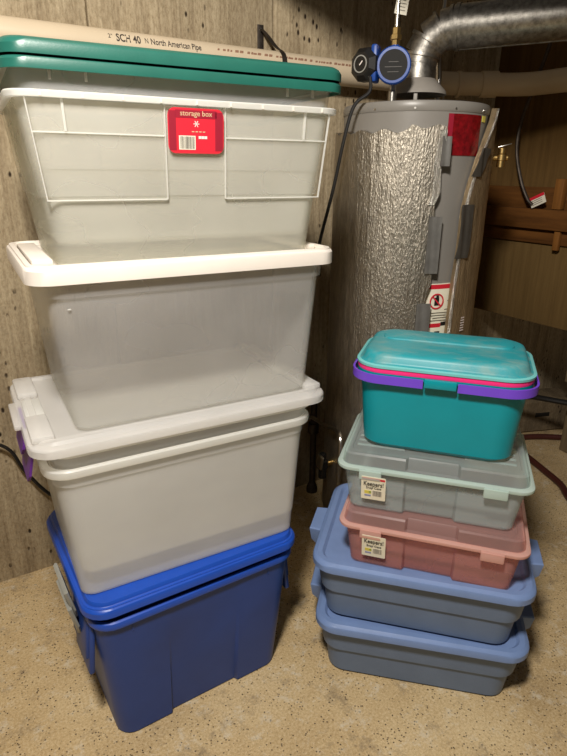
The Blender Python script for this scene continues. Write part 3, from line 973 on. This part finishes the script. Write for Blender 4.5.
# ------------------------------------------------------------------ white drain pipe along the wall
PZ, PY, PR = 1.737, 1.885, .043
dp = thing('drain_pipe', 'long cream plastic drain pipe with printed lettering along the wall', 'pipe', (0, 0, 0))
finish('pipe', tube_bm(rounded([(-1.7, PY, PZ), (1.86, PY, PZ), (2.185, 1.67, PZ - .006), (2.185, -.2, PZ - .006)], .09), PR, 28, False), 'pvc', dp)
for p, q in (((2.035, 1.769), (2.09, 1.733)), ((1.955, 1.822), (1.965, 1.816))):
    finish('coupling', tube_bm([(p[0], p[1], PZ - .004), (q[0], q[1], PZ - .004)], PR + .006, 28, False), 'pvc', dp)
def pipe_text(body, size, mat, x, squash=1.0, z_off=0.0, bold=0.0, name='lettering'):
    o_ = text_obj(name, body, size, mat, dp, (0, 0, 0), (0, 0, 0), 'LEFT', squash=squash, bold=bold)
    for v in o_.data.vertices:
        s = v.co.y + z_off
        a = s / PR
        rr = PR + .0006 + v.co.z
        v.co = Vector((v.co.x + x, PY - rr * math.cos(a), PZ + rr * math.sin(a)))
    return o_
pipe_text('2"', .018, 'ink', .552, .9, .020)
pipe_text('SCH 40', .032, 'ink', .575, .72, .018, .0006)
pipe_text("N", .022, 'ink', .660, .7, .018)
pipe_text('North American Pipe', .026, 'ink', .678, .72, .018, .0003)
bm = bmesh.new()
x = .90
while x < 1.52:
    wd = random.choice((.006, .009, .012))
    a = .018 / PR
    box_bm(wd, .0006, random.choice((.009, .012)), (x, PY - (PR + .0005) * math.cos(a), PZ + (PR + .0005) * math.sin(a)), rot=Matrix.Rotation(a, 3, 'X'), bm=bm)
    x += wd + random.choice((.004, .005, .014))
finish('faded_print', bm, 'ink_red', dp, smooth=False)

st = thing('pipe_strap', 'bent dark metal strap hanging the drain pipe from the wall', 'strap', (1.108, WY, 1.82))
finish('wall_plate', box_bm(.024, .004, .10, (0, -.003, -.005), .001), 'iron', st)
bm = bmesh.new()
rgs = []
for p in smooth_path([(.0, -.012, .03), (.012, -.030, .01), (.030, -.060, -.028), (.036, -.095, -.05), (.036, -.108, -.085), (.036, -.095, -.118), (.036, -.060, -.130)], 4):
    rgs.append([(p.x - .009, p.y, p.z), (p.x + .009, p.y, p.z), (p.x + .009, p.y + .003, p.z + .002), (p.x - .009, p.y + .003, p.z + .002)])
loft_bm(rgs, bm=bm)
finish('strap_band', bm, 'iron', st, angle=50)
finish('nail', lathe_bm([(.001, 0), (.006, 0), (.005, .004), (.001, .005)], 10), 'chrome', st, (0, -.005, .03), (PI / 2, 0, 0))

# ------------------------------------------------------------------ things by the wall, between the stacks
bp = thing('standing_pipe', 'thin black iron pipe standing against the wall behind the stacks', 'pipe', (1.335, 1.88, 0))
finish('pipe', tube_bm([(0, 0, .03), (0, 0, .52)], .014, 12, False), 'iron', bp)
finish('fitting', lathe_bm([(.012, .30), (.024, .30), (.024, .345), (.012, .345)], 14), 'iron', bp)
finish('foot', lathe_bm([(.012, 0), (.026, 0), (.026, .02), (.014, .05)], 14), 'iron', bp)
dv = thing('drain_tube', 'grey metal tube bending down beside the heater base', 'pipe', (1.18, 1.50, 0))
finish('tube', tube_bm([(.10, .34, .40), (.091, .296, .417), (.053, .165, .446), (.015, .035, .483), (-.004, -.012, .483), (-.012, -.030, .445), (-.014, -.028, .387), (-.010, -.02, .25), (0, 0, .02)], .0075, 10), 'chrome', dv)
vv = finish('drain_valve', lathe_bm([(.008, -.06), (.016, -.06), (.016, -.02), (.022, -.016), (.022, .016), (.014, .02), (.014, .045), (.006, .05)], 14), 'black', ht, (-.306, .045, .30))
finish('valve_nipple', tube_bm([(0, 0, 0), (.07, -.012, 0)], .011, 12, False), 'brass', vv)
finish('valve_handle', box_bm(.010, .034, .06, (0, 0, 0), .003), 'chrome', vv, (-.022, -.012, .02), (R(12), 0, 0))

# ------------------------------------------------------------------ cupboard back and clutter at the far right
cb = thing('wooden_partition', 'brown wooden frame with fibreboard panels standing at right angles to the wall', 'partition', (2.28, 0, 0))
def part_box(name, mat, x0, x1, y0, y1, z0, z1, parent=cb, bev=.003):
    return finish(name, box_bm(x1 - x0, y1 - y0, z1 - z0, ((x0 + x1) / 2 - 0, (y0 + y1) / 2, (z0 + z1) / 2), bev), mat, parent)
part_box('upper_panel', 'board', .05, .062, .75, 1.93, 1.31, 2.5)
part_box('rail', 'wood', .0, .035, .75, 1.93, 1.167, 1.251)
part_box('rail', 'wood', .040, .050, .75, 1.93, 1.246, 1.340)
part_box('rail', 'wood', .030, .050, .75, 1.93, 1.105, 1.165)
part_box('lower_panel', 'card', .046, .056, .75, 1.93, .749, 1.12)
part_box('stile', 'wood_v', .005, .036, 1.49, 1.53, 1.253, 1.375)
part_box('stile', 'wood_v', .005, .036, .9, .94, 1.253, 1.375)
part_box('peg', 'wood_v', .010, .029, 1.475, 1.502, 1.085, 1.165)
part_box('leg', 'wood_v', .0, .05, .75, .80, .0, 1.165)
pts_ = [(1.70, 2.3), (1.74, 1.98), (1.757, 1.892), (1.797, 1.762), (1.839, 1.623), (1.843, 1.496), (1.798, 1.365), (1.750, 1.285), (1.72, 1.258)]
tag(finish('hanging_cable', tube_bm([(2.262, y_ * .935, 1.4 + (z_ - 1.4) * .935) for y_, z_ in pts_], .0075, 10), 'iron'),
    'dark cable hanging down in front of the fibreboard panel', 'cable')
tg = thing('paper_tag', 'white and red paper tag on the end of the hanging cable', 'tag', (2.268, 1.588, 1.287))
o = finish('card', box_bm(.0015, .072, .042), 'paper', tg, (0, 0, 0), (R(-25), R(0), 0), smooth=False)
finish('red_strip', box_bm(.0008, .072, .012), 'red', o, (-.0012, 0, .016), smooth=False)
for k in range(3):
    finish('small_print', box_bm(.0006, .05, .0025), 'grey_ink', o, (-.0012, .004, -.012 + k * .008), smooth=False)

po = thing('wooden_post', 'weathered grey wooden post standing behind the partition', 'post', (2.74, 1.50, 0))
finish('upright', box_bm(.07, .07, .62, (0, 0, .31), .006), 'wood_grey', po, rot=(R(0), 0, R(-8)))
finish('cross_block', box_bm(.09, .04, .08, (0, .05, .42), .004), 'wood_grey', po, rot=(0, 0, R(-8)))
for k, (x, y, sx, sy, sz, rz, lb_) in enumerate(((2.86, 1.80, .36, .16, .20, -20, 'rough grey-brown stone block with a dark slot, by the wall'),
                                                (2.55, 1.84, .12, .12, .10, 12, 'small rough stone lying beside the stone block'),
                                                (3.20, 1.60, .30, .18, .10, 20, 'flat rough stone slab behind the wooden post'))):
    s_ = thing('stone_block', lb_, 'stone', (x, y, 0), rz)
    b = box_bm(sx, sy, sz, (0, 0, sz / 2), .012)
    for v in b.verts:
        v.co += Vector((random.uniform(-1, 1), random.uniform(-1, 1), random.uniform(-.3, 1) if v.co.z > .02 else 0)) * .006
    finish('block', b, 'stone', s_)
    if k == 0:
        finish('slot', box_bm(.09, .006, .025, (0, 0, 0), .002), 'black', s_, (-.02, -sy / 2 - .001, .11))

# dark plastic sheet bunched against the wall below the panel
bm = bmesh.new()
rows = []
for side in (0, 1):
    rr = []
    for j in range(15):
        v = j / 14
        row = []
        for i in range(31):
            u = i / 30
            z = .02 + .80 * v * (1 - .25 * u)
            y = 1.90 - .10 * (1 - v) - .035 * math.sin(u * 17 + v * 2) * (1 - .4 * v) - .02 * math.sin(u * 41 + v * 5) + .004 * side
            row.append(bm.verts.new((1.98 + .27 * u + .02 * math.sin(v * 7), y - .03, z)))
        rr.append(row)
    rows.append(rr)
    for j in range(14):
        for i in range(30):
            q = (rr[j][i], rr[j][i + 1], rr[j + 1][i + 1], rr[j + 1][i])
            bm.faces.new(q if side == 0 else q[::-1])
A, B = rows
for j in range(14):
    bm.faces.new((A[j][0], A[j + 1][0], B[j + 1][0], B[j][0]))
    bm.faces.new((A[j][30], B[j][30], B[j + 1][30], A[j + 1][30]))
for i in range(30):
    bm.faces.new((A[0][i], B[0][i], B[0][i + 1], A[0][i + 1]))
    bm.faces.new((A[14][i], A[14][i + 1], B[14][i + 1], B[14][i]))
tag(finish('plastic_sheet', bm, 'sheet', angle=80), 'dark crumpled plastic sheet hanging against the wall below the panel', 'sheet')

tag(finish('black_rod', tube_bm([(2.10, 1.75, .42), (2.45, 1.60, .343), (2.62, 1.42, .322), (2.85, 1.22, .30)], .014, 10), 'rubber'), 'black pipe running past the wooden post above the hose', 'pipe')
tag(finish('garden_hose', tube_bm([(3.4, 1.30, .015), (2.95, 1.52, .016), (2.72, 1.68, .016), (2.58, 1.72, .016), (2.50, 1.63, .016), (2.42, 1.44, .016), (2.36, 1.30, .016), (2.28, 1.20, .016), (2.16, 1.02, .016), (2.2, .7, .016)], .0155, 12), 'hose'),
    'maroon rubber hose looped on the floor beside the stones', 'hose')
